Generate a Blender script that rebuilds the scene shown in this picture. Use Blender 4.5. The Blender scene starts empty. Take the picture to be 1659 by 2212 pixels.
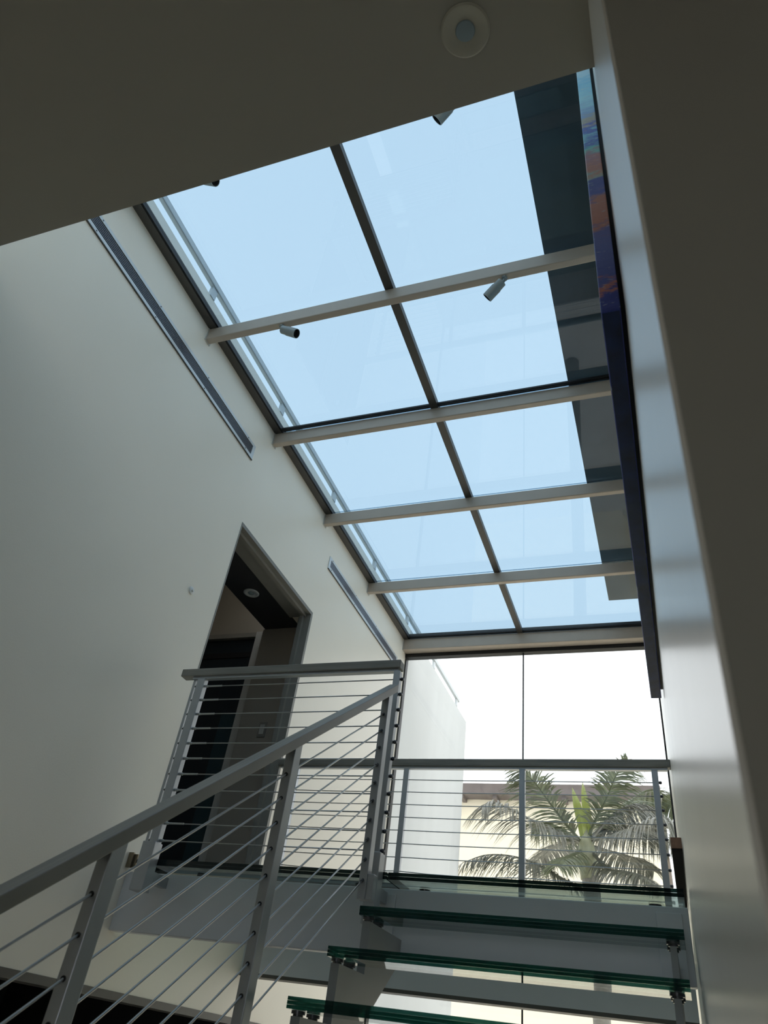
import bpy, bmesh, math, random
from mathutils import Vector, Matrix
random.seed(7)
scene = bpy.context.scene
COL = scene.collection

# ---------------------------------------------------------------- camera
PXH, F_PX = 2212, 1557.09
cam_d = bpy.data.cameras.new('camera')
cam_d.sensor_fit = 'VERTICAL'
cam_d.sensor_height = 24.0
cam_d.lens = 24.0 * F_PX / PXH
cam_d.clip_start, cam_d.clip_end = 0.02, 300
cam = bpy.data.objects.new('camera', cam_d)
COL.objects.link(cam)
yaw, pitch, roll = -0.4247423, 0.65547315, -0.15273355
fwd = Vector((math.sin(yaw) * math.cos(pitch), math.cos(yaw) * math.cos(pitch), math.sin(pitch)))
r0 = Vector((math.cos(yaw), -math.sin(yaw), 0))
d0 = fwd.cross(r0)
right = math.cos(roll) * r0 + math.sin(roll) * d0
down = -math.sin(roll) * r0 + math.cos(roll) * d0
cam.matrix_world = Matrix(((right.x, -down.x, -fwd.x, 0), (right.y, -down.y, -fwd.y, 0),
                           (right.z, -down.z, -fwd.z, 0), (0, 0, 0, 1)))
cam_d.dof.use_dof = True
cam_d.dof.focus_distance = 4.5
cam_d.dof.aperture_fstop = 4.6
scene.camera = cam

# ---------------------------------------------------------------- sky: even overcast
SKY = 2.45
world = bpy.data.worlds.new('overcast_sky')
scene.world = world
world.use_nodes = True
wn = world.node_tree
bg = wn.nodes['Background']
tc = wn.nodes.new('ShaderNodeTexCoord')
nz = wn.nodes.new('ShaderNodeTexNoise')
nz.inputs['Scale'].default_value = 1.6
nz.inputs['Detail'].default_value = 3
wr = wn.nodes.new('ShaderNodeValToRGB')
wr.color_ramp.elements[0].position = 0.3
wr.color_ramp.elements[0].color = (0.725, 0.755, 0.78, 1)
wr.color_ramp.elements[1].position = 0.75
wr.color_ramp.elements[1].color = (0.755, 0.78, 0.795, 1)
wn.links.new(tc.outputs['Generated'], nz.inputs['Vector'])
wn.links.new(nz.outputs['Fac'], wr.inputs['Fac'])
wn.links.new(wr.outputs['Color'], bg.inputs['Color'])
bg.inputs['Strength'].default_value = SKY

vs = scene.view_settings
vs.view_transform = 'Standard'
vs.look = 'None'
vs.exposure = 0.12
vs.gamma = 1.0
vs.use_curve_mapping = False
try:
    scene.cycles.transparent_max_bounces = 24
    scene.cycles.max_bounces = 12
    scene.cycles.diffuse_bounces = 6
    scene.cycles.glossy_bounces = 5
except Exception:
    pass

# ---------------------------------------------------------------- materials
def base_mat(name):
    m = bpy.data.materials.new(name)
    m.use_nodes = True
    nt = m.node_tree
    nt.nodes.clear()
    out = nt.nodes.new('ShaderNodeOutputMaterial')
    return m, nt, out

def mat(name, col, rough=0.5, metal=0.0, var=0.0, scale=6.0, bump=0.0, stretch=(1, 1, 1), spec=0.5, bscale=None, coat=0.0):
    m, nt, out = base_mat(name)
    p = nt.nodes.new('ShaderNodeBsdfPrincipled')
    p.inputs['Roughness'].default_value = rough
    p.inputs['Metallic'].default_value = metal
    p.inputs['Specular IOR Level'].default_value = spec
    p.inputs['Coat Weight'].default_value = coat
    p.inputs['Base Color'].default_value = (*col, 1)
    nt.links.new(p.outputs[0], out.inputs[0])
    if var or bump:
        geo = nt.nodes.new('ShaderNodeNewGeometry')
        mp = nt.nodes.new('ShaderNodeMapping')
        mp.inputs['Scale'].default_value = stretch
        nt.links.new(geo.outputs['Position'], mp.inputs['Vector'])
        n = nt.nodes.new('ShaderNodeTexNoise')
        n.inputs['Scale'].default_value = scale
        n.inputs['Detail'].default_value = 5
        nt.links.new(mp.outputs[0], n.inputs['Vector'])
        if var:
            r = nt.nodes.new('ShaderNodeValToRGB')
            r.color_ramp.elements[0].position = 0.25
            r.color_ramp.elements[1].position = 0.75
            r.color_ramp.elements[0].color = (*[c * (1 - var) for c in col], 1)
            r.color_ramp.elements[1].color = (*[min(1, c * (1 + var)) for c in col], 1)
            nt.links.new(n.outputs['Fac'], r.inputs['Fac'])
            nt.links.new(r.outputs['Color'], p.inputs['Base Color'])
        if bump:
            b = nt.nodes.new('ShaderNodeBump')
            b.inputs['Strength'].default_value = bump
            b.inputs['Distance'].default_value = 0.01
            if bscale:
                n2 = nt.nodes.new('ShaderNodeTexNoise')
                n2.inputs['Scale'].default_value = bscale
                n2.inputs['Detail'].default_value = 4
                nt.links.new(mp.outputs[0], n2.inputs['Vector'])
                nt.links.new(n2.outputs['Fac'], b.inputs['Height'])
            else:
                nt.links.new(n.outputs['Fac'], b.inputs['Height'])
            nt.links.new(b.outputs[0], p.inputs['Normal'])
    return m

def schlick(nt, f0):
    geo = nt.nodes.new('ShaderNodeNewGeometry')
    dot = nt.nodes.new('ShaderNodeVectorMath'); dot.operation = 'DOT_PRODUCT'
    nt.links.new(geo.outputs['Normal'], dot.inputs[0])
    nt.links.new(geo.outputs['Incoming'], dot.inputs[1])
    ab = nt.nodes.new('ShaderNodeMath'); ab.operation = 'ABSOLUTE'
    nt.links.new(dot.outputs['Value'], ab.inputs[0])
    inv = nt.nodes.new('ShaderNodeMath'); inv.operation = 'SUBTRACT'
    inv.inputs[0].default_value = 1.0
    nt.links.new(ab.outputs[0], inv.inputs[1])
    pw = nt.nodes.new('ShaderNodeMath'); pw.operation = 'POWER'
    pw.inputs[1].default_value = 5.0
    nt.links.new(inv.outputs[0], pw.inputs[0])
    ma = nt.nodes.new('ShaderNodeMath'); ma.operation = 'MULTIPLY_ADD'
    ma.use_clamp = True
    ma.inputs[1].default_value = 1 - f0
    ma.inputs[2].default_value = f0
    nt.links.new(pw.outputs[0], ma.inputs[0])
    return ma.outputs[0]

def glass(name, tint, f0=0.04, rough=0.0):
    """flat architectural glass: clear body with a tint, Fresnel mirror on its faces"""
    m, nt, out = base_mat(name)
    t = nt.nodes.new('ShaderNodeBsdfTransparent')
    t.inputs['Color'].default_value = (*tint, 1)
    g = nt.nodes.new('ShaderNodeBsdfGlossy')
    g.inputs['Roughness'].default_value = rough
    mx = nt.nodes.new('ShaderNodeMixShader')
    nt.links.new(schlick(nt, f0), mx.inputs['Fac'])
    nt.links.new(t.outputs[0], mx.inputs[1])
    nt.links.new(g.outputs[0], mx.inputs[2])
    nt.links.new(mx.outputs[0], out.inputs[0])
    return m

def glass_edge(name, col, tcol, fac):
    m, nt, out = base_mat(name)
    t = nt.nodes.new('ShaderNodeBsdfTransparent')
    t.inputs['Color'].default_value = (*tcol, 1)
    p = nt.nodes.new('ShaderNodeBsdfPrincipled')
    p.inputs['Base Color'].default_value = (*col, 1)
    p.inputs['Roughness'].default_value = 0.12
    mx = nt.nodes.new('ShaderNodeMixShader')
    mx.inputs['Fac'].default_value = fac
    nt.links.new(p.outputs[0], mx.inputs[1])
    nt.links.new(t.outputs[0], mx.inputs[2])
    nt.links.new(mx.outputs[0], out.inputs[0])
    return m

M = {}
M['wall'] = mat('white_wall_paint', (0.93, 0.865, 0.745), 0.42, var=0.02, scale=1.3, bump=0.05, bscale=120, spec=0.4)
M['wall_satin'] = mat('satin_white_wall', (0.91, 0.86, 0.77), 0.27, var=0.03, scale=2.0, bump=0.06, bscale=60, stretch=(1, 1, 0.35), spec=0.5)
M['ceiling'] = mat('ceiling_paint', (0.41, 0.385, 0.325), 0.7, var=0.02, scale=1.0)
M['floor'] = mat('pale_stone_floor', (0.40, 0.375, 0.33), 0.4, var=0.2, scale=3, stretch=(6, 0.6, 1))
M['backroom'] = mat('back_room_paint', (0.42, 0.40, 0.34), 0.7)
M['steel'] = mat('painted_beam_steel', (0.47, 0.40, 0.33), 0.42, metal=0.15, var=0.04, scale=9)
M['frame'] = mat('dark_bronze_frame', (0.085, 0.078, 0.07), 0.45, metal=0.3)
M['gasket'] = mat('black_gasket', (0.01, 0.01, 0.011), 0.5)
M['fascia'] = mat('grey_fascia_steel', (0.66, 0.67, 0.69), 0.42, metal=0.1, var=0.03, scale=5)
M['plate'] = mat('stringer_grey_paint', (0.30, 0.31, 0.31), 0.45, metal=0.15)
M['post'] = mat('silver_grey_post', (0.43, 0.45, 0.47), 0.36, metal=0.55, var=0.04, scale=14)
M['handrail'] = mat('grey_stained_handrail', (0.225, 0.215, 0.19), 0.42, var=0.2, scale=6, stretch=(0.7, 9, 9), bump=0.04)
M['handrail_stair'] = mat('grey_stained_stair_rail', (0.29, 0.28, 0.25), 0.40, var=0.16, scale=8, stretch=(14, 0.35, 0.35), bump=0.04)
M['cable'] = mat('steel_cable', (0.42, 0.43, 0.43), 0.3, metal=0.85)
M['bolt'] = mat('dark_steel_bolt', (0.10, 0.10, 0.105), 0.3, metal=0.9)
M['brown_trim'] = mat('taupe_trim', (0.24, 0.23, 0.205), 0.5, var=0.08, scale=7)
M['lower_trim'] = mat('dark_taupe_trim', (0.10, 0.092, 0.08), 0.5, var=0.1, scale=7)
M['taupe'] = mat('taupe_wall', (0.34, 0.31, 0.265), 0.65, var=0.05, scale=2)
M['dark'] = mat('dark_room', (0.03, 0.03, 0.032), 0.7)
M['dark_door'] = mat('blue_black_door', (0.012, 0.018, 0.024), 0.35)
M['teal'] = mat('dark_teal_door_edge', (0.02, 0.045, 0.055), 0.4)
M['casing'] = mat('light_door_casing', (0.52, 0.52, 0.49), 0.5)
M['white_plastic'] = mat('white_plastic', (0.78, 0.78, 0.75), 0.4)
M['alu'] = mat('white_aluminium_vent', (0.66, 0.69, 0.71), 0.35, metal=0.2)
M['slat'] = mat('grey_vent_slat', (0.27, 0.28, 0.32), 0.35, metal=0.4)
M['vent_dark'] = mat('vent_shadow_box', (0.012, 0.013, 0.02), 0.6)
M['spot'] = mat('grey_spotlight_body', (0.30, 0.33, 0.325), 0.4, metal=0.3)
M['spot_in'] = mat('spotlight_inside', (0.03, 0.03, 0.03), 0.4)
M['lens'] = mat('frosted_lamp_lens', (0.30, 0.37, 0.40), 0.25)
M['trim_ring'] = mat('lamp_trim_ring', (0.50, 0.475, 0.39), 0.45)
M['bronze'] = mat('bronze_clip', (0.25, 0.21, 0.15), 0.35, metal=0.8)
M['wood'] = mat('brown_wood', (0.30, 0.165, 0.10), 0.5, var=0.25, scale=10, stretch=(4, 1, 4))
M['ledge_dark'] = mat('ledge_underside_shade', (0.035, 0.03, 0.027), 0.95, spec=0.05)
M['concrete'] = mat('grey_concrete', (0.34, 0.35, 0.34), 0.8, var=0.18, scale=2.5, bump=0.1, bscale=25)
M['stucco'] = mat('white_stucco', (0.63, 0.645, 0.63), 0.8, var=0.05, scale=1.2, stretch=(1, 2.2, 0.35), bump=0.15, bscale=40)
M['rail_white'] = mat('white_roof_rail', (0.55, 0.58, 0.58), 0.4, metal=0.3)
M['cream'] = mat('cream_render', (0.93, 0.85, 0.66), 0.85, var=0.03, scale=3, bump=0.2, bscale=14)
M['eave'] = mat('brown_eave', (0.15, 0.125, 0.115), 0.7, var=0.15, scale=4)
M['ground'] = mat('pale_paving', (0.74, 0.72, 0.68), 0.8, var=0.06, scale=0.6)
M['trunk'] = mat('palm_trunk', (0.26, 0.245, 0.21), 0.85, var=0.25, scale=9, stretch=(1, 1, 5), bump=0.4)
M['sheath'] = mat('pale_green_sheath', (0.24, 0.25, 0.15), 0.5, var=0.2, scale=8, stretch=(3, 3, 0.6))

def leaf(name, col, tr=0.35):
    m, nt, out = base_mat(name)
    oi = nt.nodes.new('ShaderNodeNewGeometry')
    hs = nt.nodes.new('ShaderNodeHueSaturation')
    hs.inputs['Color'].default_value = (*col, 1)
    mr = nt.nodes.new('ShaderNodeMapRange')
    mr.inputs['To Min'].default_value = 0.65
    mr.inputs['To Max'].default_value = 1.5
    nt.links.new(oi.outputs['Random Per Island'], mr.inputs['Value'])
    nt.links.new(mr.outputs[0], hs.inputs['Value'])
    p = nt.nodes.new('ShaderNodeBsdfPrincipled')
    p.inputs['Roughness'].default_value = 0.34
    t = nt.nodes.new('ShaderNodeBsdfTranslucent')
    mx = nt.nodes.new('ShaderNodeMixShader')
    mx.inputs['Fac'].default_value = tr
    nt.links.new(hs.outputs[0], p.inputs['Base Color'])
    nt.links.new(hs.outputs[0], t.inputs['Color'])
    nt.links.new(p.outputs[0], mx.inputs[1])
    nt.links.new(t.outputs[0], mx.inputs[2])
    nt.links.new(mx.outputs[0], out.inputs[0])
    return m
M['leaf'] = leaf('palm_leaflet_green', (0.135, 0.155, 0.085))
M['leaf_grey'] = leaf('palm_leaflet_grey_green', (0.20, 0.20, 0.165), 0.25)
M['leaf_dark'] = leaf('palm_leaflet_dark', (0.085, 0.09, 0.065), 0.25)
M['spear'] = leaf('palm_spear_yellow_green', (0.36, 0.41, 0.11), 0.35)

M['sky_glass'] = glass('blue_tinted_skylight_glass', (0.520, 0.614, 0.683), 0.045)
M['facade_glass'] = glass('clear_facade_glass', (0.945, 0.95, 0.95), 0.03)
M['tread_face'] = glass('tread_glass_face', (0.90, 0.945, 0.93), 0.04)
M['tread_edge'] = glass_edge('tread_glass_edge', (0.008, 0.036, 0.032), (0.09, 0.34, 0.29), 0.42)
M['land_face'] = glass('landing_glass_face', (0.89, 0.935, 0.915), 0.035)
M['land_edge'] = glass_edge('landing_glass_edge', (0.003, 0.008, 0.009), (0.03, 0.09, 0.08), 0.10)

# ---------------------------------------------------------------- mesh helpers
def wloc(o):
    p = Vector((0, 0, 0))
    while o is not None:
        p = p + o.location
        o = o.parent
    return p

def mk(name, verts, faces, m, parent=None, smooth=False, mats=None, fmat=None, origin=None):
    vs_ = [Vector(v) for v in verts]
    if origin is None:
        lo = Vector((min(v.x for v in vs_), min(v.y for v in vs_), min(v.z for v in vs_)))
        hi = Vector((max(v.x for v in vs_), max(v.y for v in vs_), max(v.z for v in vs_)))
        origin = (lo + hi) / 2
    origin = Vector(origin)
    me = bpy.data.meshes.new(name)
    me.from_pydata([tuple(v - origin) for v in vs_], [], faces)
    for mm in (mats or [m]):
        me.materials.append(M[mm])
    if fmat:
        for p, i in zip(me.polygons, fmat):
            p.material_index = i
    bm = bmesh.new(); bm.from_mesh(me)
    bmesh.ops.recalc_face_normals(bm, faces=bm.faces)
    bm.to_mesh(me); bm.free()
    if smooth:
        for p in me.polygons:
            p.use_smooth = True
    o = bpy.data.objects.new(name, me)
    COL.objects.link(o)
    if parent is not None:
        o.parent = parent
        o.location = origin - wloc(parent)
    else:
        o.location = origin
    return o

BF = [(0, 3, 2, 1), (4, 5, 6, 7), (0, 1, 5, 4), (1, 2, 6, 5), (2, 3, 7, 6), (3, 0, 4, 7)]
def bv(x0, x1, y0, y1, z0, z1):
    return [(x0, y0, z0), (x1, y0, z0), (x1, y1, z0), (x0, y1, z0), (x0, y0, z1), (x1, y0, z1), (x1, y1, z1), (x0, y1, z1)]

def box(name, x0, x1, y0, y1, z0, z1, m, parent=None, bevel=0.0, **k):
    o = mk(name, bv(x0, x1, y0, y1, z0, z1), BF, m, parent, **k)
    if bevel:
        bm = bmesh.new(); bm.from_mesh(o.data)
        bmesh.ops.bevel(bm, geom=list(bm.edges), offset=bevel, segments=2, affect='EDGES', profile=0.5)
        bm.to_mesh(o.data); bm.free()
    return o

def boxes(name, bl, m, parent=None):
    v, f = [], []
    for b in bl:
        n = len(v)
        v += bv(*b)
        f += [tuple(i + n for i in q) for q in BF]
    return mk(name, v, f, m, parent)

def prism_yz(name, pts, x0, x1, m, parent=None, bevel=0.0):
    """polygon in the Y-Z plane extruded along X"""
    n = len(pts)
    v = [(x0, y, z) for y, z in pts] + [(x1, y, z) for y, z in pts]
    f = [tuple(range(n))[::-1], tuple(range(n, 2 * n))] + [(i, (i + 1) % n, n + (i + 1) % n, n + i) for i in range(n)]
    o = mk(name, v, f, m, parent)
    if bevel:
        bm = bmesh.new(); bm.from_mesh(o.data)
        bmesh.ops.bevel(bm, geom=list(bm.edges), offset=bevel, segments=2, affect='EDGES', profile=0.5)
        bm.to_mesh(o.data); bm.free()
    return o

def ringpts(c, ax, r, n):
    ax = ax.normalized()
    u = ax.cross(Vector((0, 0, 1)))
    if u.length < 1e-4:
        u = Vector((1, 0, 0))
    u.normalize()
    w = ax.cross(u)
    return [c + (u * math.cos(2 * math.pi * i / n) + w * math.sin(2 * math.pi * i / n)) * r for i in range(n)]

def lathe(name, p0, axis, prof, m, parent=None, n=20, mats=None, segm=None, caps=True):
    """prof: list of (distance along axis, radius)"""
    p0, axis = Vector(p0), Vector(axis).normalized()
    v, f, fm = [], [], []
    for d, r in prof:
        v += ringpts(p0 + axis * d, axis, max(r, 1e-4), n)
    for s in range(len(prof) - 1):
        for i in range(n):
            f.append((s * n + i, s * n + (i + 1) % n, (s + 1) * n + (i + 1) % n, (s + 1) * n + i))
            fm.append(segm[s] if segm else 0)
    if caps:
        f.append(tuple(range(n))); fm.append(segm[0] if segm else 0)
        k = (len(prof) - 1) * n
        f.append(tuple(range(k, k + n))); fm.append(segm[-1] if segm else 0)
    o = mk(name, v, f, m, parent, mats=mats, fmat=fm if segm else None)
    for p in o.data.polygons:
        p.use_smooth = len(p.vertices) == 4
    try:
        o.data.set_sharp_from_angle(angle=math.radians(35))
    except Exception:
        pass
    return o

def tube(name, pts, r, m, parent=None, n=8):
    """tube through points; r may be a list"""
    pts = [Vector(p) for p in pts]
    v, f = [], []
    for i, p in enumerate(pts):
        a = pts[max(0, i - 1)]; b = pts[min(len(pts) - 1, i + 1)]
        rr = r[i] if isinstance(r, (list, tuple)) else r
        v += ringpts(p, b - a, rr, n)
    for s in range(len(pts) - 1):
        for i in range(n):
            f.append((s * n + i, s * n + (i + 1) % n, (s + 1) * n + (i + 1) % n, (s + 1) * n + i))
    f.append(tuple(range(n)))
    k = (len(pts) - 1) * n
    f.append(tuple(range(k, k + n)))
    return mk(name, v, f, m, parent, smooth=True)

def twin(o, name, loc, parent):
    """a copy sharing mesh data, its origin at world position loc"""
    c = o.copy()
    c.name = name
    COL.objects.link(c)
    c.parent = parent
    c.location = Vector(loc) - (wloc(parent) if parent else Vector((0, 0, 0)))
    return c

def tag(o, label, cat, group=None, kind=None):
    o['label'] = label
    o['category'] = cat
    if group: o['group'] = group
    if kind: o['kind'] = kind
    return o

def thing(name, loc, label, cat, group=None, kind=None):
    o = bpy.data.objects.new(name, None)
    o.empty_display_size = 0.1
    COL.objects.link(o)
    o.location = loc
    return tag(o, label, cat, group, kind)

# ---------------------------------------------------------------- main dimensions (metres, eye at the origin)
XL, XR = -2.75, 0.036
FLOOR = -2.02
LAND = 0.714
BEAM_Y = [1.455, 2.555, 3.655, 4.758, 5.96, 7.2]
BEAM_Z0, BEAM_Z1 = 3.955, 4.07
FAC_Y = 7.35
CEIL_Z, CEIL_Y = 2.626, 1.022

# ---------------------------------------------------------------- structure
D0, D1, DT = 3.58, 4.905, 3.083            # upper door opening in the left wall
O0, O1, OT = 1.10, 5.45, 0.158             # lower opening
wl = [(-2.97, XL, -3.5, O0, FLOOR, OT), (-2.97, XL, O1, 7.4, FLOOR, OT),
      (-2.97, XL, -3.5, 7.4, OT, 0.62),
      (-2.97, XL, -3.5, D0, 0.62, DT), (-2.86, XL, D1, 5.13, 0.62, DT), (-2.97, XL, 5.13, 7.4, 0.62, DT),
      (-2.97, XL, -3.5, 7.4, DT, 4.317)]
tag(boxes('wall_left', wl, 'wall'), 'tall white wall on the left below the skylight with a doorway', 'wall', kind='structure')
tag(box('wall_exterior', -3.4, XL, 7.4, 10.25, -6, 4.317, 'stucco'), 'white stucco wall running on outside past the tall window', 'wall', kind='structure')
tag(box('wall_right', XR, 1.6, 0.41, 7.6, FLOOR, 4.12, 'wall_satin'), 'satin white wall on the right that carries the painting', 'wall', kind='structure')
# the end of that wall, facing the viewer, has its backlit shade put into a darker colour
tag(box('wall_end_shade', XR + 0.004, 1.6, 0.402, 0.41, FLOOR, CEIL_Z, 'backroom'), 'dark unlit end face of the right wall nearest the viewer', 'wall end', kind='structure')
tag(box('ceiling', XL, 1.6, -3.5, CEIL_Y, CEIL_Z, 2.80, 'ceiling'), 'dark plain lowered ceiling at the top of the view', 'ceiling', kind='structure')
tag(box('wall_back_upper', XL, 1.6, -3.7, -3.5, 2.80, 4.3, 'wall'), 'white back wall of the upper level above the lowered ceiling', 'wall', kind='structure')
tag(box('floor_upper', XL, XR, -3.5, CEIL_Y - 0.02, 2.80, 2.83, 'wall'), 'pale floor of the upper level on top of the lowered ceiling', 'floor', kind='structure')
ur = [(XR, 0.25, -3.5, -3.1, 2.80, 4.12), (XR, 0.25, 0.25, 0.41, 2.80, 4.12), (XR, 0.25, -3.1, 0.25, 2.80, 2.95), (XR, 0.25, -3.1, 0.25, 3.95, 4.12)]
tag(boxes('wall_upper_right', ur, 'wall'), 'white upper wall to the right above the lowered ceiling', 'wall', kind='structure')
w4 = thing('added_window_upper', (0.14, -1.4, 2.95), 'unseen upper-level side window added to light the left wall', 'window', kind='structure')  # invented opening, lets extra daylight onto the upper left wall
box('glass_pane', 0.13, 0.148, -3.08, 0.23, 2.97, 3.93, 'facade_glass', w4)
boxes('frame', [(0.10, 0.18, -3.1, 0.25, 2.95, 2.97), (0.10, 0.18, -3.1, 0.25, 3.93, 3.95), (0.10, 0.18, -3.1, -3.08, 2.97, 3.93), (0.10, 0.18, 0.23, 0.25, 2.97, 3.93)], 'frame', w4)
wb = [(XL, -1.4, -3.7, -3.5, FLOOR, 2.8), (0.4, 1.6, -3.7, -3.5, FLOOR, 2.8), (-1.4, 0.4, -3.7, -3.5, FLOOR, -0.9), (-1.4, 0.4, -3.7, -3.5, 0.6, 2.8)]
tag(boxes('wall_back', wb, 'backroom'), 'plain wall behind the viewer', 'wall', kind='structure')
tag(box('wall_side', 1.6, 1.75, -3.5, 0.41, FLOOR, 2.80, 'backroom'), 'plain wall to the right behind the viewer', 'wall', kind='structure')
tag(box('floor', XL, 1.6, -3.5, 7.4, FLOOR - 0.2, FLOOR, 'floor'), 'pale floor at the foot of the stairs', 'floor', kind='structure')
w3 = thing('added_window_back', (-0.5, -3.6, -0.9), 'unseen window added behind the viewer to light the near room', 'window', kind='structure')  # added opening, raises the light on the ceiling and near wall end
box('glass_pane', -1.36, 0.36, -3.62, -3.60, -0.86, 0.56, 'facade_glass', w3)
boxes('frame', [(-1.4, -1.36, -3.66, -3.56, -0.9, 0.6), (0.36, 0.4, -3.66, -3.56, -0.9, 0.6), (-1.36, 0.36, -3.66, -3.56, -0.9, -0.86), (-1.36, 0.36, -3.66, -3.56, 0.56, 0.6)], 'frame', w3)
# room behind the lower opening
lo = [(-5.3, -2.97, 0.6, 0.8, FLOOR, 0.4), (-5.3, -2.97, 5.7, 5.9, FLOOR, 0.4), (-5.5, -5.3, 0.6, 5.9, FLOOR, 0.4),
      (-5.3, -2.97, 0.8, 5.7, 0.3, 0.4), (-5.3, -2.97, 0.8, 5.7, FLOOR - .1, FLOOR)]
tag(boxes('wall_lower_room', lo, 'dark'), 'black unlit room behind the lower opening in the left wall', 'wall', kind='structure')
tr = [(-2.955, XL + 0.006, O0, O1, OT - 0.036, OT), (-2.955, XL + 0.006, O1 - 0.04, O1, FLOOR, OT - 0.036), (-2.955, XL + 0.006, O0, O0 + 0.04, FLOOR, OT - 0.036)]
tag(boxes('trim_2', tr, 'lower_trim'), 'taupe trim lining the dark lower opening at bottom left', 'trim', kind='structure')

# upper doorway lining and the passage behind it
dr = thing('door_1', (XL, D0, LAND), 'taupe lined doorway in the left wall above the glass landing', 'doorway', kind='structure')
box('head_lining', -2.965, XL + 0.004, D0, D1, DT - 0.03, DT, 'brown_trim', dr)
box('head_stop', -2.83, -2.79, D0, D1 - 0.03, DT - 0.055, DT - 0.03, 'brown_trim', dr)
box('jamb_lining', -2.86, XL + 0.006, D1 - 0.03, D1, 0.66, DT - 0.03, 'brown_trim', dr)
box('jamb_stop', -2.84, -2.805, D1 - 0.06, D1 - 0.03, 0.66, DT - 0.055, 'brown_trim', dr)
box('near_jamb_lining', -2.965, XL + 0.002, D0, D0 + 0.012, 0.66, DT - 0.03, 'brown_trim', dr)
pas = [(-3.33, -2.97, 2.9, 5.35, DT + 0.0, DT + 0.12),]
tag(boxes('ceiling_passage', pas, 'dark'), 'dark ceiling of the passage behind the upper doorway', 'ceiling', kind='structure')  # near-black colour stands in for missing light on this ceiling
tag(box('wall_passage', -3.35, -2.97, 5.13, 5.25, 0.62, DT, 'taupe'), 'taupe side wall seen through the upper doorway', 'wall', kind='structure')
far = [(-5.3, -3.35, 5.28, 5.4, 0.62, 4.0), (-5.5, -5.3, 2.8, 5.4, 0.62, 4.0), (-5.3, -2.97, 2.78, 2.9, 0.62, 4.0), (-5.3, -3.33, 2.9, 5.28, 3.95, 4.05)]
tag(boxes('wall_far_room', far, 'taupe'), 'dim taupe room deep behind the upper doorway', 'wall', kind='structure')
tag(box('floor_passage', -5.3, -2.97, 2.9, 5.4, 0.5, 0.66, 'floor'), 'dark floor of the passage behind the doorway', 'floor', kind='structure')
d2 = thing('door_2', (-3.4, 5.25, 0.66), 'blue-black inner door with pale casing seen through the upper doorway', 'door', kind='structure')
box('leaf', -4.45, -3.46, 5.235, 5.275, 0.66, 3.05, 'dark_door', d2, bevel=0.003)
box('head_rail', -4.45, -3.46, 5.225, 5.235, 2.86, 2.91, 'gasket', d2)
box('leaf_edge', -3.62, -3.46, 5.222, 5.235, 0.66, 2.30, 'teal', d2)
box('casing', -3.455, -3.385, 5.19, 5.28, 0.66, 3.10, 'casing', d2, bevel=0.003)
box('casing_head', -4.5, -3.455, 5.20, 5.28, 3.055, 3.10, 'brown_trim', d2)

# exterior roof slab on the right above the skylight
ov = [(-0.37, 1.6, 0.9, 7.01, 4.3, 4.55), (0.35, 0.6, 0.9, 6.9, 4.12, 4.3)]
tag(boxes('roof_overhang', ov, 'concrete'), 'dark concrete roof overhang seen through the right edge of the skylight', 'roof', kind='structure')
tag(box('ground', -60, 60, -40, 90, -6.3, -6.0, 'ground'), 'pale paved ground outside far below the window', 'ground', kind='structure')

# ---------------------------------------------------------------- skylight
sk = thing('window_1', (-1.357, 4.2, BEAM_Z1), 'large glazed skylight with blue tinted panes over the stairwell', 'skylight', kind='structure')
for i, y in enumerate([-1.845, -0.745, 0.355] + BEAM_Y):  # leading beams belong to an unseen skylight run added for daylight
    i -= 3
    z0 = BEAM_Z0 if i < 5 else 3.935
    b = box('beam', XL, XR, y, y + (0.05 if i < 5 else 0.115), z0, BEAM_Z1, 'steel', sk, bevel=0.006)
    box('wall_shoe', XL, XL + 0.006, y - 0.007, y + 0.06, z0 - 0.007, BEAM_Z1, 'casing', b)
box('edge_frame', XL, -2.688, -3.0, 7.3, 4.07, 4.12, 'frame', sk)
box('edge_gasket', -2.688, -2.676, -3.0, 7.3, 4.076, 4.12, 'gasket', sk)
box('edge_frame', XR - 0.06, XR, -3.0, 7.3, 4.07, 4.12, 'frame', sk)
box('mullion', -1.395, -1.335, -3.0, 7.3, 4.070, 4.12, 'frame', sk)
box('back_frame', XL, XR, -3.5, -2.9, 4.07, 4.16, 'frame', sk)
box('head_frame', XL, XR, 7.24, 7.40, 4.07, 4.16, 'frame', sk)
for y in (BEAM_Y[2], BEAM_Y[5]):
    for k in range(2):
        box('gasket', -2.676, XR - 0.06, y - 0.034 + k * 0.020, y - 0.022 + k * 0.020, 4.074, 4.090, 'gasket', sk)
YS = [-2.9, -1.82, -0.72, 0.38] + [y + 0.025 for y in BEAM_Y[:5]] + [7.25]  # rows behind the ceiling edge glaze the added unseen run
for c in range(2):
    x0, x1 = ((-2.70, -1.365), (-1.365, XR - 0.03))[c]
    for r in range(len(YS) - 1):
        box('glass_pane', x0 + 0.004, x1 - 0.004, YS[r] + 0.003, YS[r + 1] - 0.003, 4.092, 4.108, 'sky_glass', sk)

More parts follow.
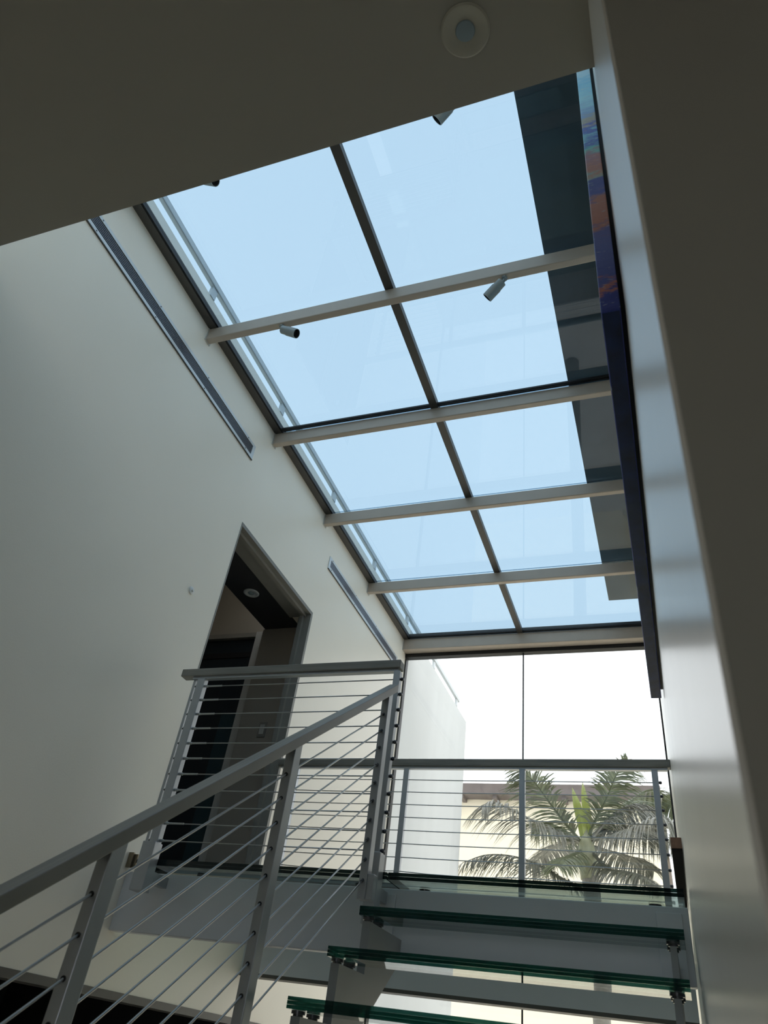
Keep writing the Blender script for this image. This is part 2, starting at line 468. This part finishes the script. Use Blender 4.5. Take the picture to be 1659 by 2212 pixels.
# ---------------------------------------------------------------- tall window facing the street
fw = thing('window_2', (-1.357, FAC_Y, FLOOR), 'tall clear end window with a single thin vertical joint', 'window', kind='structure')
box('glass_pane', XL + 0.014, -1.362, FAC_Y, FAC_Y + 0.018, FLOOR, 3.90, 'facade_glass', fw)
box('glass_pane', -1.350, XR - 0.014, FAC_Y, FAC_Y + 0.018, FLOOR, 3.90, 'facade_glass', fw)
box('joint', -1.362, -1.350, FAC_Y - 0.003, FAC_Y + 0.021, FLOOR, 3.90, 'gasket', fw)
box('head_bar', XL, XR, FAC_Y - 0.03, FAC_Y + 0.05, 3.895, 4.07, 'gasket', fw)
box('side_bar', XL, XL + 0.016, FAC_Y - 0.02, FAC_Y + 0.05, FLOOR, 3.895, 'gasket', fw)
box('side_bar', XR - 0.016, XR, FAC_Y - 0.02, FAC_Y + 0.05, FLOOR, 3.895, 'gasket', fw)

# ---------------------------------------------------------------- glass landing on two steel beams
nb_ = thing('landing_beam', (-1.357, 3.53, 0.40), 'deep blue-grey steel beam under the near edge of the glass landing', 'beam', 'landing beams')
box('web', XL, XR - 0.01, 3.50, 3.56, 0.40, 0.675, 'fascia', nb_, bevel=0.004)
box('mounting_plate', -1.355, -1.225, 3.488, 3.50, 0.402, 0.650, 'fascia', nb_, bevel=0.002)
box('mounting_plate', -0.10, 0.0, 3.488, 3.50, 0.402, 0.650, 'fascia', nb_, bevel=0.002)
fb = thing('landing_beam', (-1.357, 4.93, 0.40), 'steel beam under the far edge of the glass landing', 'beam', 'landing beams')
box('web', XL, XR - 0.01, 4.93, 4.97, 0.405, 0.675, 'fascia', fb)
box('bottom_flange', XL, XR - 0.01, 4.93, 5.07, 0.385, 0.405, 'lower_trim', fb)

def glass_slab(name, x0, x1, y0, y1, z0, z1, layers, face, edge, parent):
    t = (z1 - z0) / layers
    for i in range(layers):
        a = z0 + i * t
        v = bv(x0, x1, y0, y1, a + 0.0004, a + t - 0.0004)
        mk(name, v, BF, None, parent, mats=[face, edge], fmat=[0, 0, 1, 1, 1, 1])

gl = thing('glass_landing', (-1.357, 4.15, 0.683), 'clear laminated glass floor of the landing in front of the tall window', 'landing')
for x0, x1, y0, y1 in ((-2.500, -1.232, 3.36, 3.578), (-1.226, 0.016, 3.36, 5.0), (XL + 0.006, -1.232, 3.581, 5.0)):
    glass_slab('glass_layer', x0, x1, y0, y1, 0.683, LAND, 2, 'land_face', 'land_edge', gl)
for x in (-2.3, -1.42, -1.10, -0.10):
    for y in (3.53, 4.95):
        lathe('standoff', (x, y, 0.674), (0, 0, 1), [(0, 0.026), (0.009, 0.026)], 'bolt', gl, n=14)

# ---------------------------------------------------------------- stairs
N_TREAD = 13
def tread_y(i): return 3.06 - 0.262 * i
def tread_z(i): return 0.521 - 0.1815 * i
ORD = ['topmost', 'second', 'third', 'fourth', 'fifth', 'sixth', 'seventh', 'eighth', 'ninth', 'tenth', 'eleventh', 'twelfth', 'thirteenth']
for i in range(N_TREAD):
    y, z = tread_y(i), tread_z(i)
    t = thing('glass_tread', (-0.61, y + 0.1, z - 0.035), 'green-edged laminated glass stair tread, %s below the landing' % ORD[i], 'stair tread', 'glass stair treads')
    glass_slab('glass_layer', -1.222, 0.0, y, y + 0.205, z - 0.034, z, 3, 'tread_face', 'tread_edge', t)
    for x in (-1.197, -0.041):
        for yy in (y + 0.045, y + 0.165):
            lathe('standoff', (x, yy, z - 0.050), (0, 0, 1), [(0, 0.017), (0.006, 0.017), (0.006, 0.023), (0.0155, 0.023)], 'bolt', t, n=14)

def stringer_poly():
    pts = []
    ye = tread_y(N_TREAD - 1)
    pts.append((3.498, 0.385))
    pts.append((ye + 0.02, 0.385 + 0.69 * (ye + 0.02 - 3.498)))
    for i in range(N_TREAD - 1, -1, -1):
        y, z = tread_y(i), tread_z(i)
        pts.append((y + 0.028, z - 0.0505 - (0.1815 if i < N_TREAD - 1 else 0.10)))
        pts.append((y + 0.028, z - 0.0505))
    pts.append((3.498, tread_z(0) - 0.0505))
    return pts
for x0, x1, lab in ((-1.214, -1.181, 'grey saw-tooth steel stringer carrying the left ends of the glass treads'),
                    (-0.052, -0.030, 'slim grey saw-tooth steel stringer carrying the treads beside the right wall')):
    tag(prism_yz('stair_stringer', stringer_poly(), x0, x1, 'plate'), lab, 'stringer', 'stair stringers')

# ---------------------------------------------------------------- railings
CZ = [1.643 - 0.0849 * i for i in range(11)]
def bolt(pos, axis, parent, r=0.0095):
    return lathe('cable_nut', pos, axis, [(0, r * 0.75), (0.006, r), (0.013, r), (0.018, r * 0.6)], 'bolt', parent, n=10)

# near edge of the landing
ra = thing('cable_railing', (-1.95, 3.33, 0.56), 'cable railing with grey handrail along the near edge of the landing by the doorway', 'railing')
box('handrail', -2.64, -1.262, 3.300, 3.362, 1.700, 1.746, 'handrail', ra, bevel=0.004)
box('rail_bar', -2.56, -1.275, 3.314, 3.346, 1.686, 1.700, 'post', ra)
for nm, xa, xb in (('l', -2.520, -2.470), ('r', -1.298, -1.262)):
    p = box('post', xa, xb, 3.308, 3.348, 0.60, 1.686, 'post', ra, bevel=0.003)
    s = box('sleeve', xa - 0.022 if nm == 'l' else xa - 0.006, xb + 0.004 if nm == 'l' else xb + 0.014, 3.290, 3.357, 0.555 if nm == 'l' else 0.49, 0.782, 'post', p, bevel=0.003)
    box('bracket', xa + 0.005, xb - 0.005, 3.357, 3.5, 0.605, 0.655, 'post', p)
box('slim_bar', -2.556, -2.540, 3.325, 3.345, 0.79, 1.686, 'post', ra)
for z in CZ:
    c = tube('cable', [(-2.470, 3.328, z), (-1.9, 3.328, z - 0.0015), (-1.298, 3.328, z)], 0.0032, 'cable', ra, n=6)
    lathe('cable_fitting', (-2.470, 3.328, z), (1, 0, 0), [(0, 0.0075), (0.02, 0.0075), (0.022, 0.0055), (0.115, 0.0052)], 'cable', c, n=8)
    bolt((-1.262, 3.328, z), (1, 0, 0), c)
    bolt((-2.520, 3.328, z), (-1, 0, 0), c, 0.007)

# far edge of the landing
rf = thing('cable_railing', (-1.36, 4.89, LAND), 'cable railing with dark handrail spanning the landing in front of the window', 'railing')
box('handrail', XL, XR, 4.86, 4.92, 1.732, 1.782, 'handrail', rf, bevel=0.004)
box('rail_bar', XL + 0.02, XR - 0.02, 4.874, 4.906, 1.717, 1.732, 'post', rf)
FPX = (-2.595, -1.725, -0.905, -0.064)
for x in FPX:
    p = box('post', x - 0.019, x + 0.019, 4.872, 4.908, LAND, 1.717, 'post', rf, bevel=0.003)
    lathe('base_disc', (x, 4.89, LAND), (0, 0, 1), [(0, 0.045), (0.010, 0.045), (0.014, 0.03)], 'post', p, n=16)
for k, z in enumerate(CZ):
    pts = []
    for j in range(3):
        a, b = FPX[j], FPX[j + 1]
        s = 0.003 if k != 7 else 0.012
        for t in (0, .25, .5, .75):
            pts.append((a + (b - a) * t, 4.89, z - s * (4 * t * (1 - t)) * (1 if j < 2 else .5)))
    pts.append((FPX[3], 4.89, z))
    c = tube('cable', pts, 0.0032, 'cable', rf, n=6)
    bolt((FPX[3] + 0.019, 4.89, z), (1, 0, 0), c)
    bolt((FPX[0] - 0.019, 4.89, z), (-1, 0, 0), c)

# stair railing
SL = 0.691
def rail_top(y): return 1.574 + SL * (y - 3.241)
rs = thing('stair_railing', (-1.26, 1.6, -1.0), 'sloping stair railing with thin cables and a grey handrail', 'railing')
ya, yb = -0.35, 3.241
prism_yz('handrail', [(yb, rail_top(yb)), (yb, rail_top(yb) - 0.044), (ya, rail_top(ya) - 0.044), (ya, rail_top(ya))], -1.285, -1.235, 'handrail_stair', rs, bevel=0.003)
for y in (3.15, 2.30, 1.508, 0.72, -0.06):
    zt = rail_top(y) - 0.044
    zb = 0.56 if y == 3.15 else (SL * (y - 3.06) + 0.30)
    yo0, yo1 = y, y + 0.05
    p = prism_yz('post', [(yo0, zb), (yo1, zb), (yo1, rail_top(yo1) - 0.044), (yo0, rail_top(yo0) - 0.044)], -1.279, -1.243, 'post', rs, bevel=0.0025)
    box('foot_bracket', -1.243, -1.214, y + 0.005, y + 0.045, zb + 0.0, zb + 0.10, 'post', p, bevel=0.002)
    for k in range(10):
        zc = 1.374 - 0.0823 * k + SL * (y - 3.15)
        if zc > zb + 0.03:
            lathe('grommet', (-1.261, y - 0.001, zc), (0, -1, 0), [(0, 0.0065), (0.0015, 0.0065)], 'gasket', p, n=10)
for k in range(10):
    z1 = 1.374 - 0.0823 * k
    pts = [(-1.261, y, z1 + SL * (y - 3.15)) for y in (3.155, 2.73, 2.30, 1.9, 1.508, 1.1, 0.72, 0.3, -0.06, -0.33)]
    c = tube('cable', pts, 0.0034, 'cable', rs, n=6)
    lathe('cable_nut', (-1.261, 3.150, z1), (0, -1, -SL), [(0, 0.0065), (0.016, 0.0065)], 'bolt', c, n=10)

# ---------------------------------------------------------------- painting on the right wall
def painting_mat():
    m, nt, out = base_mat('abstract_paint')
    geo = nt.nodes.new('ShaderNodeNewGeometry')
    sep = nt.nodes.new('ShaderNodeSeparateXYZ')
    mp = nt.nodes.new('ShaderNodeMapping')
    mp.inputs['Scale'].default_value = (9, 3, 22)
    n = nt.nodes.new('ShaderNodeTexNoise')
    n.inputs['Scale'].default_value = 1.3
    n.inputs['Detail'].default_value = 7
    n.inputs['Roughness'].default_value = 0.68
    nt.links.new(geo.outputs['Position'], mp.inputs['Vector'])
    nt.links.new(mp.outputs[0], n.inputs['Vector'])
    nt.links.new(geo.outputs['Position'], sep.inputs[0])
    # height along the edge, jittered by brush noise
    sub = nt.nodes.new('ShaderNodeMath'); sub.operation = 'SUBTRACT'; sub.inputs[1].default_value = 0.5
    nt.links.new(n.outputs['Fac'], sub.inputs[0])
    mad = nt.nodes.new('ShaderNodeMath'); mad.operation = 'MULTIPLY_ADD'; mad.inputs[1].default_value = 0.30
    nt.links.new(sub.outputs[0], mad.inputs[0]); nt.links.new(sep.outputs['Z'], mad.inputs[2])
    mr = nt.nodes.new('ShaderNodeMapRange')
    mr.inputs['From Min'].default_value = 1.6; mr.inputs['From Max'].default_value = 3.4
    nt.links.new(mad.outputs[0], mr.inputs['Value'])
    r = nt.nodes.new('ShaderNodeValToRGB')
    r.color_ramp.interpolation = 'LINEAR'
    stops = [(1.60, (40, 48, 118)), (1.75, (62, 72, 150)), (1.785, (190, 120, 95)), (1.82, (82, 92, 165)), (1.98, (100, 112, 180)),
             (2.06, (105, 110, 175)), (2.10, (188, 132, 118)), (2.24, (195, 140, 128)), (2.30, (100, 110, 185)), (2.36, (88, 100, 180)),
             (2.39, (168, 195, 190)), (2.44, (196, 142, 125)), (2.54, (165, 128, 148)), (2.58, (120, 205, 195)), (2.63, (80, 95, 185)),
             (2.69, (130, 200, 215)), (2.74, (75, 92, 180)), (2.79, (172, 168, 150)), (2.85, (125, 160, 205)), (2.98, (150, 205, 225)), (3.12, (120, 185, 220)), (3.2, (165, 205, 230))]
    def lin(c): return tuple(min(1, 1.25 * (x / 255) ** 2.0) for x in c)
    els = r.color_ramp.elements
    els[0].position = 0.0; els[0].color = (*lin(stops[0][1]), 1)
    els[1].position = (stops[-1][0] - 1.6) / 1.8; els[1].color = (*lin(stops[-1][1]), 1)
    for z, c in stops[1:-1]:
        e = els.new((z - 1.6) / 1.8); e.color = (*lin(c), 1)
    nt.links.new(mr.outputs[0], r.inputs['Fac'])
    # pale scratches
    n2 = nt.nodes.new('ShaderNodeTexNoise'); n2.inputs['Scale'].default_value = 4.2; n2.inputs['Detail'].default_value = 5
    nt.links.new(mp.outputs[0], n2.inputs['Vector'])
    r2 = nt.nodes.new('ShaderNodeValToRGB')
    r2.color_ramp.elements[0].position = 0.62; r2.color_ramp.elements[0].color = (0, 0, 0, 1)
    r2.color_ramp.elements[1].position = 0.70; r2.color_ramp.elements[1].color = (0.55, 0.55, 0.55, 1)
    nt.links.new(n2.outputs['Fac'], r2.inputs['Fac'])
    mx = nt.nodes.new('ShaderNodeMix'); mx.data_type = 'RGBA'
    mx.inputs['B'].default_value = (0.72, 0.78, 0.85, 1)
    nt.links.new(r2.outputs['Color'], mx.inputs['Factor'])
    nt.links.new(r.outputs['Color'], mx.inputs['A'])
    p = nt.nodes.new('ShaderNodeBsdfPrincipled')
    p.inputs['Roughness'].default_value = 0.45
    nt.links.new(mx.outputs['Result'], p.inputs['Base Color'])
    b = nt.nodes.new('ShaderNodeBump'); b.inputs['Strength'].default_value = 0.3; b.inputs['Distance'].default_value = 0.004
    nt.links.new(n2.outputs['Fac'], b.inputs['Height']); nt.links.new(b.outputs[0], p.inputs['Normal'])
    nt.links.new(p.outputs[0], out.inputs[0])
    return m
M['paint'] = painting_mat()
M['navy'] = mat('navy_shaded_paint', (0.006, 0.019, 0.095), 0.5, var=0.6, scale=9, stretch=(2, 1.4, 4), bump=0.25)  # canvas underside: its own navy, with some shade put into the colour
pt = thing('painting', (0.005, 2.48, 1.67), 'thick abstract canvas in blue and orange hung on the right wall', 'painting')
pv = bv(-0.027, 0.024, 1.26, 3.70, 1.67, 3.45)
o = mk('canvas', pv, BF, None, pt, mats=['paint', 'navy'], fmat=[1, 0, 0, 0, 0, 0])
bm = bmesh.new(); bm.from_mesh(o.data)
bmesh.ops.bevel(bm, geom=list(bm.edges), offset=0.003, segments=2, affect='EDGES', profile=0.5)
bm.to_mesh(o.data); bm.free()
box('stretcher_frame', 0.024, XR, 1.30, 3.66, 1.70, 3.42, 'gasket', pt)

# ---------------------------------------------------------------- spotlights on the beams
def spotlight(x, beam, dx, dy, dz, label):
    y = BEAM_Y[beam] + 0.028
    t = thing('spotlight', (x, y, BEAM_Z0), label, 'spotlight', 'beam spotlights')
    lathe('base', (x, y, BEAM_Z0), (0, 0, -1), [(0, 0.019), (0.012, 0.019), (0.016, 0.013)], 'spot', t, n=16)
    k = Vector((x + 0.10 * dx * 0.28, y, BEAM_Z0 - 0.052))
    tube('arm', [(x, y, BEAM_Z0 - 0.012), (x + 0.004 * dx, y, BEAM_Z0 - 0.03), tuple(k)], 0.0105, 'spot', t, n=10)
    ax = Vector((dx, dy, dz)).normalized()
    s = k - ax * 0.018
    lathe('barrel', s, ax, [(0, 0.020), (0.004, 0.029), (0.05, 0.0305), (0.052, 0.033), (0.135, 0.033), (0.135, 0.029), (0.105, 0.027), (0.104, 0.003)],
          None, t, n=24, mats=['spot', 'spot_in'], segm=[0, 0, 0, 0, 0, 1, 1])
    lathe('lens', s + ax * 0.104, ax, [(0, 0.026), (0.004, 0.022), (0.007, 0.010)], 'spot_in', t, n=20)
spotlight(-2.145, 1, 0.95, 0.10, -0.52, 'small grey cylinder spotlight on the first clear beam near the left wall')
spotlight(-0.600, 1, -0.86, 0.35, -0.62, 'small grey cylinder spotlight on the first clear beam near the painting')
spotlight(-2.155, 0, 0.95, 0.10, -0.52, 'spotlight half hidden behind the ceiling edge on the left')
spotlight(-0.615, 0, -0.86, 0.35, -0.62, 'spotlight half hidden behind the ceiling edge towards the right')

# ---------------------------------------------------------------- ceiling downlights
def downlight(x, y, z, r, label, ring='trim_ring'):
    t = thing('downlight', (x, y, z), label, 'ceiling light')
    lathe('trim_ring', (x, y, z + 0.0005), (0, 0, -1), [(0, r), (0.004, r), (0.009, r * 0.93), (0.009, r * 0.72), (0.004, r * 0.62), (0.003, r * 0.42)], ring, t, n=40)
    lathe('lens', (x, y, z - 0.0045), (0, 0, -1), [(0, r * 0.40), (0.004, r * 0.37), (0.006, r * 0.2)], 'lens', t, n=28)
downlight(-0.338, 0.802, CEIL_Z, 0.078, 'round recessed downlight with bluish lens in the dark lowered ceiling')
downlight(-3.158, 4.515, DT, 0.068, 'round white downlight in the passage ceiling behind the doorway', 'alu')

# ---------------------------------------------------------------- air vents on the left wall
def vent(y0, y1, z0, z1, label, mesh):
    t = thing('air_vent', (XL, (y0 + y1) / 2, z0), label, 'air vent', 'linear air vents')
    fr = 0.030 if not mesh else 0.034
    a, b, c, d = y0 + 0.035, y1 - 0.035, z0 + fr, z1 - 0.024
    X0, X1 = XL, XL + 0.006
    boxes('frame', [(X0, X1, y0, y1, z0, c), (X0, X1, y0, y1, d, z1), (X0, X1, y0, a, c, d), (X0, X1, b, y1, c, d)], 'alu', t)
    box('lower_lip', X0, XL + 0.010, y0, y1, z0 - 0.006, z0, 'frame', t)
    box('shadow_box', X0, XL + 0.002, a, b, c, d, 'vent_dark', t)
    n = 5
    st = (d - c) / (n + 1)
    first = None
    for i in range(n):
        zc = c + st * (i + 1)
        if first is None:
            first = box('slat', XL + 0.002, XL + 0.0045, a, b, zc - 0.0019, zc + 0.0019, 'slat', t)
        else:
            twin(first, 'slat', ((XL + 0.00325), (a + b) / 2, zc), t)
    if mesh:
        nb = 130
        boxes('cross_bars', [(XL + 0.002, XL + 0.0042, a + (b - a) * i / nb - 0.002, a + (b - a) * i / nb + 0.002, c, d) for i in range(1, nb)], 'slat', t)['kind'] = 'stuff'
    ys = [y1 - 0.12 - 0.62 * i for i in range(4) if y1 - 0.12 - 0.62 * i > y0]
    for yy in ys:
        for zz in (z0 + fr * 0.55, z1 - 0.012):
            lathe('screw', (X1, yy, zz), (1, 0, 0), [(0, 0.0055), (0.002, 0.004)], 'bolt', t, n=10)
vent(0.95, 3.46, 3.600, 3.738, 'long slotted air vent high on the left wall running under the ceiling edge', False)
vent(5.01, 7.06, 3.630, 3.762, 'slotted air vent above the railing between doorway and tall window', True)

# ---------------------------------------------------------------- small fittings
k = thing('round_cap', (XL, 3.277, 2.293), 'tiny round white cap on the bare wall left of the doorway', 'wall fitting')
lathe('disc', (XL, 3.277, 2.293), (1, 0, 0), [(0, 0.026), (0.006, 0.026), (0.010, 0.018)], 'white_plastic', k, n=20)
lathe('rim', (XL + 0.010, 3.277, 2.293), (1, 0, 0), [(0, 0.010), (0.008, 0.009)], 'white_plastic', k, n=14)
sw = thing('light_switch', (-3.118, 5.13, 2.115), 'pale light switch on the taupe wall inside the doorway', 'light switch')
box('plate', -3.155, -3.082, 5.122, 5.13, 2.055, 2.185, 'brown_trim', sw, bevel=0.002)
box('rocker', -3.140, -3.097, 5.116, 5.122, 2.078, 2.162, 'casing', sw, bevel=0.002)
cl = thing('wall_clip', (XL, 3.52, 0.73), 'small bronze clip on the left wall beside the railing post', 'clip')
box('plate', XL, XL + 0.03, 3.475, 3.49, 0.69, 0.765, 'bronze', cl, bevel=0.002)
box('body', XL, XL + 0.05, 3.49, 3.51, 0.695, 0.76, 'bronze', cl, bevel=0.002)
lathe('pin', (XL + 0.05, 3.50, 0.728), (1, 0, 0), [(0, 0.009), (0.03, 0.009)], 'bolt', cl, n=10)
lg = thing('wooden_ledge', (0.011, 4.2, 0.922), 'brown wooden ledge fixed low along the right wall over the landing', 'ledge')
box('plank', -0.012, 0.034, 3.60, 4.84, 0.926, 0.972, 'wood', lg, bevel=0.002)
box('underside_shade', -0.0115, 0.034, 3.602, 4.83, 0.919, 0.926, 'ledge_dark', lg)  # dark sheet over the plank bottom, underside shade put into its colour

# ---------------------------------------------------------------- outside: railing on the neighbouring wall top
rr = thing('roof_railing', (XL, 5.4, 4.317), 'low white railing along the top of the outside wall', 'railing')
box('rail', -2.775, -2.735, 0.6, 9.77, 4.415, 4.475, 'rail_white', rr, bevel=0.008)
y = 9.66
while y > 0.6:
    box('post', -2.772, -2.745, y - 0.03, y + 0.03, 4.317, 4.415, 'rail_white', rr)
    y -= 1.2

# cream house beyond
hb = thing('house', (-4, 20, -6), 'cream rendered house with a dark brown eave behind the palm', 'building')
box('wall', -9.0, -0.35, 18.0, 26.0, -6, 5.60, 'cream', hb)
box('eave', -9.3, -0.15, 17.55, 26.4, 5.58, 5.83, 'eave', hb)
box('wing', -0.35, 5.0, 18.3, 25.0, -6, 3.35, 'cream', hb)
box('parapet_cap', -0.35, 5.05, 18.22, 25.0, 3.35, 3.43, 'cream', hb)
for i in range(11):
    x = -8.9 + i * 0.82
    box('rafter_end', x, x + 0.10, 17.62, 18.0, 5.50, 5.58, 'eave', hb)

# ---------------------------------------------------------------- palm tree
def catmull(P, n):
    P = [Vector(p) for p in P]
    P = [2 * P[0] - P[1]] + P + [2 * P[-1] - P[-2]]
    out = []
    segs = len(P) - 3
    for i in range(n + 1):
        u = i / n * segs
        s = min(int(u), segs - 1); t = u - s
        a, b, c, d = P[s:s + 4]
        out.append(0.5 * ((2 * b) + (c - a) * t + (2 * a - 5 * b + 4 * c - d) * t * t + (3 * b - a - 3 * c + d) * t ** 3))
    return out

palm = thing('palm_tree', (-1.15, 12.0, -6), 'coconut palm with drooping grey-green fronds outside the tall window', 'palm tree')
tube('trunk', [(-1.05, 12, -6), (-1.08, 12, -3), (-1.13, 12, 0), (-1.19, 12, 2.3), (-1.22, 12, 2.75)], [0.17, 0.13, 0.115, 0.12, 0.13], 'trunk', palm, n=14)
tube('crown_sheath', [(-1.22, 12, 2.6), (-1.23, 12, 2.85), (-1.25, 12, 3.1), (-1.25, 12, 3.35)], [0.13, 0.15, 0.11, 0.04], 'sheath', palm, n=14)

def frond(pts, m, L=0.62, droop=0.5, n=84, seed=0, base_free=0.10, w=0.026):
    rnd = random.Random(seed)
    C = catmull(pts, 40)
    def at(t):
        u = t * 40; i = min(int(u), 39)
        return C[i].lerp(C[i + 1], u - i)
    v, f = [], []
    # rachis
    k = 6
    for i, c in enumerate(C):
        tt = i / 40
        ax = C[min(i + 1, 40)] - C[max(i - 1, 0)]
        v += ringpts(c, ax, 0.024 * (1 - tt) + 0.004, k)
    for s in range(40):
        for i in range(k):
            f.append((s * k + i, s * k + (i + 1) % k, (s + 1) * k + (i + 1) % k, (s + 1) * k + i))
    up = Vector((0, 0, 1))
    for j in range(n):
        t = base_free + (1 - base_free) * (j + 0.5) / n
        c = at(t)
        ax = (at(min(1, t + 0.02)) - at(max(0, t - 0.02))).normalized()
        side = ax.cross(up)
        if side.length < 0.05:
            side = Vector((1, 0, 0))
        side.normalize()
        nrm = side.cross(ax)
        ln = L * (0.45 + 0.75 * math.sin(math.pi * min(1, 0.12 + 0.82 * t)))
        for sg in (-1, 1):
            if rnd.random() < 0.05:
                continue
            l = ln * rnd.uniform(0.82, 1.12)
            d = (side * sg * 0.85 + ax * rnd.uniform(0.45, 0.75) + nrm * rnd.uniform(0.0, 0.25)).normalized()
            wv = ax.cross(d).cross(d)
            wv = (ax - d * ax.dot(d)).normalized()
            q = c.copy(); pr = None
            ww = w * rnd.uniform(0.8, 1.2)
            prof = (0.55, 1.0, 0.85, 0.5, 0.05)
            dd = d.copy()
            for s in range(5):
                a, b = q - wv * ww * prof[s] * 0.5, q + wv * ww * prof[s] * 0.5
                v += [a, b]
                if s:
                    m0 = len(v) - 4
                    f.append((m0, m0 + 1, m0 + 3, m0 + 2))
                dd = (dd - up * droop * rnd.uniform(0.25, 0.5)).normalized()
                q = q + dd * l / 4
    return mk('frond', v, f, m, palm)

FR = [
 ('leaf', 0.58, 0.55, [(-1.32, 12.0, 3.12), (-1.54, 11.8, 3.35), (-1.77, 11.6, 3.63), (-1.96, 11.4, 3.85), (-2.17, 11.3, 3.98)]),
 ('leaf_grey', 0.60, 0.9, [(-1.34, 12.0, 3.14), (-1.61, 11.6, 3.13), (-1.89, 11.2, 3.17), (-2.21, 10.9, 3.26), (-2.43, 10.7, 3.29), (-2.53, 10.6, 3.2)]),
 ('leaf_dark', 0.50, 0.9, [(-1.35, 12.0, 2.47), (-1.53, 11.5, 2.47), (-1.79, 11.1, 2.54), (-2.1, 10.8, 2.58), (-2.45, 10.6, 2.54), (-2.74, 10.4, 2.38)]),
 ('leaf', 0.55, 0.6, [(-1.21, 12.0, 3.21), (-1.05, 11.9, 3.48), (-0.87, 11.8, 3.76), (-0.72, 11.7, 4.03), (-0.52, 11.6, 4.25)]),
 ('leaf', 0.62, 0.7, [(-1.19, 12.0, 3.19), (-0.94, 12.3, 3.51), (-0.62, 12.6, 3.9), (-0.3, 12.9, 4.21), (-0.04, 13.1, 4.19), (0.1, 13.3, 4.04)]),
 ('leaf_grey', 0.62, 0.95, [(-1.17, 12.0, 3.15), (-0.82, 11.6, 3.11), (-0.47, 11.2, 3.13), (-0.18, 10.9, 3.17), (0.02, 10.8, 3.11), (0.1, 10.7, 2.87)]),
 ('leaf_dark', 0.42, 0.8, [(-1.18, 12.0, 3.0), (-0.92, 11.5, 2.65), (-0.66, 11.0, 2.51), (-0.43, 10.7, 2.4), (-0.21, 10.5, 2.24)]),
 ('leaf', 0.62, 0.7, [(-1.19, 12.0, 3.08), (-0.96, 12.6, 3.6), (-0.74, 13.2, 4.0), (-0.5, 13.6, 4.3), (-0.19, 13.9, 4.3)]),
 ('leaf_grey', 0.5, 0.9, [(-1.28, 12.0, 3.12), (-1.57, 12.6, 3.27), (-1.89, 13.1, 3.3), (-2.16, 13.4, 3.22), (-2.33, 13.5, 3.06)]),
 ('leaf_dark', 0.5, 0.9, [(-1.21, 12.0, 3.08), (-1.0, 12.5, 3.14), (-0.76, 13.0, 3.21), (-0.51, 13.3, 3.2), (-0.35, 13.5, 3.11)]),
 ('leaf', 0.36, 0.8, [(-1.32, 12.0, 3.0), (-1.40, 11.3, 2.75), (-1.46, 10.8, 2.58), (-1.48, 10.5, 2.42)]),
]
FR += [
 ('leaf_grey', 0.66, 1.1, [(-1.15, 12.0, 3.2), (-0.85, 12.1, 3.55), (-0.55, 12.2, 3.75), (-0.28, 12.3, 3.72), (-0.08, 12.4, 3.5)]),
 ('leaf_dark', 0.6, 0.9, [(-1.17, 12.0, 3.2), (-0.92, 12.4, 3.45), (-0.62, 12.8, 3.6), (-0.34, 13.1, 3.62), (-0.1, 13.3, 3.5)]),
 ('leaf', 0.55, 0.8, [(-1.30, 12.0, 3.1), (-1.62, 12.2, 3.35), (-1.9, 12.4, 3.5), (-2.15, 12.5, 3.48)]),
]
for i, (m_, L_, dr_, pts_) in enumerate(FR):
    frond(pts_, m_, L_, dr_, seed=i + 3)

def spear(pts, w):
    C = catmull(pts, 16)
    v, f = [], []
    for i, c in enumerate(C):
        t = i / 16
        ww = w * (math.sin(math.pi * min(1, 0.15 + 0.85 * t)) ** 0.8 + 0.02)
        v += [c + Vector((-ww, 0, 0)), c + Vector((0, -0.03, 0)), c + Vector((ww, 0.01, 0))]
        if i:
            b = 3 * i
            f += [(b - 3, b - 2, b + 1, b), (b - 2, b - 1, b + 2, b + 1)]
    o = mk('spear_leaf', v, f, 'spear', palm)
    sm = o.modifiers.new('thickness', 'SOLIDIFY'); sm.thickness = 0.008
    return o
spear([(-1.26, 12.0, 3.05), (-1.3, 11.95, 3.4), (-1.35, 11.9, 3.65), (-1.41, 11.9, 3.9)], 0.07)
spear([(-1.20, 12.0, 3.15), (-1.21, 12.0, 3.5), (-1.24, 12.0, 3.77), (-1.26, 12.0, 4.02)], 0.06)
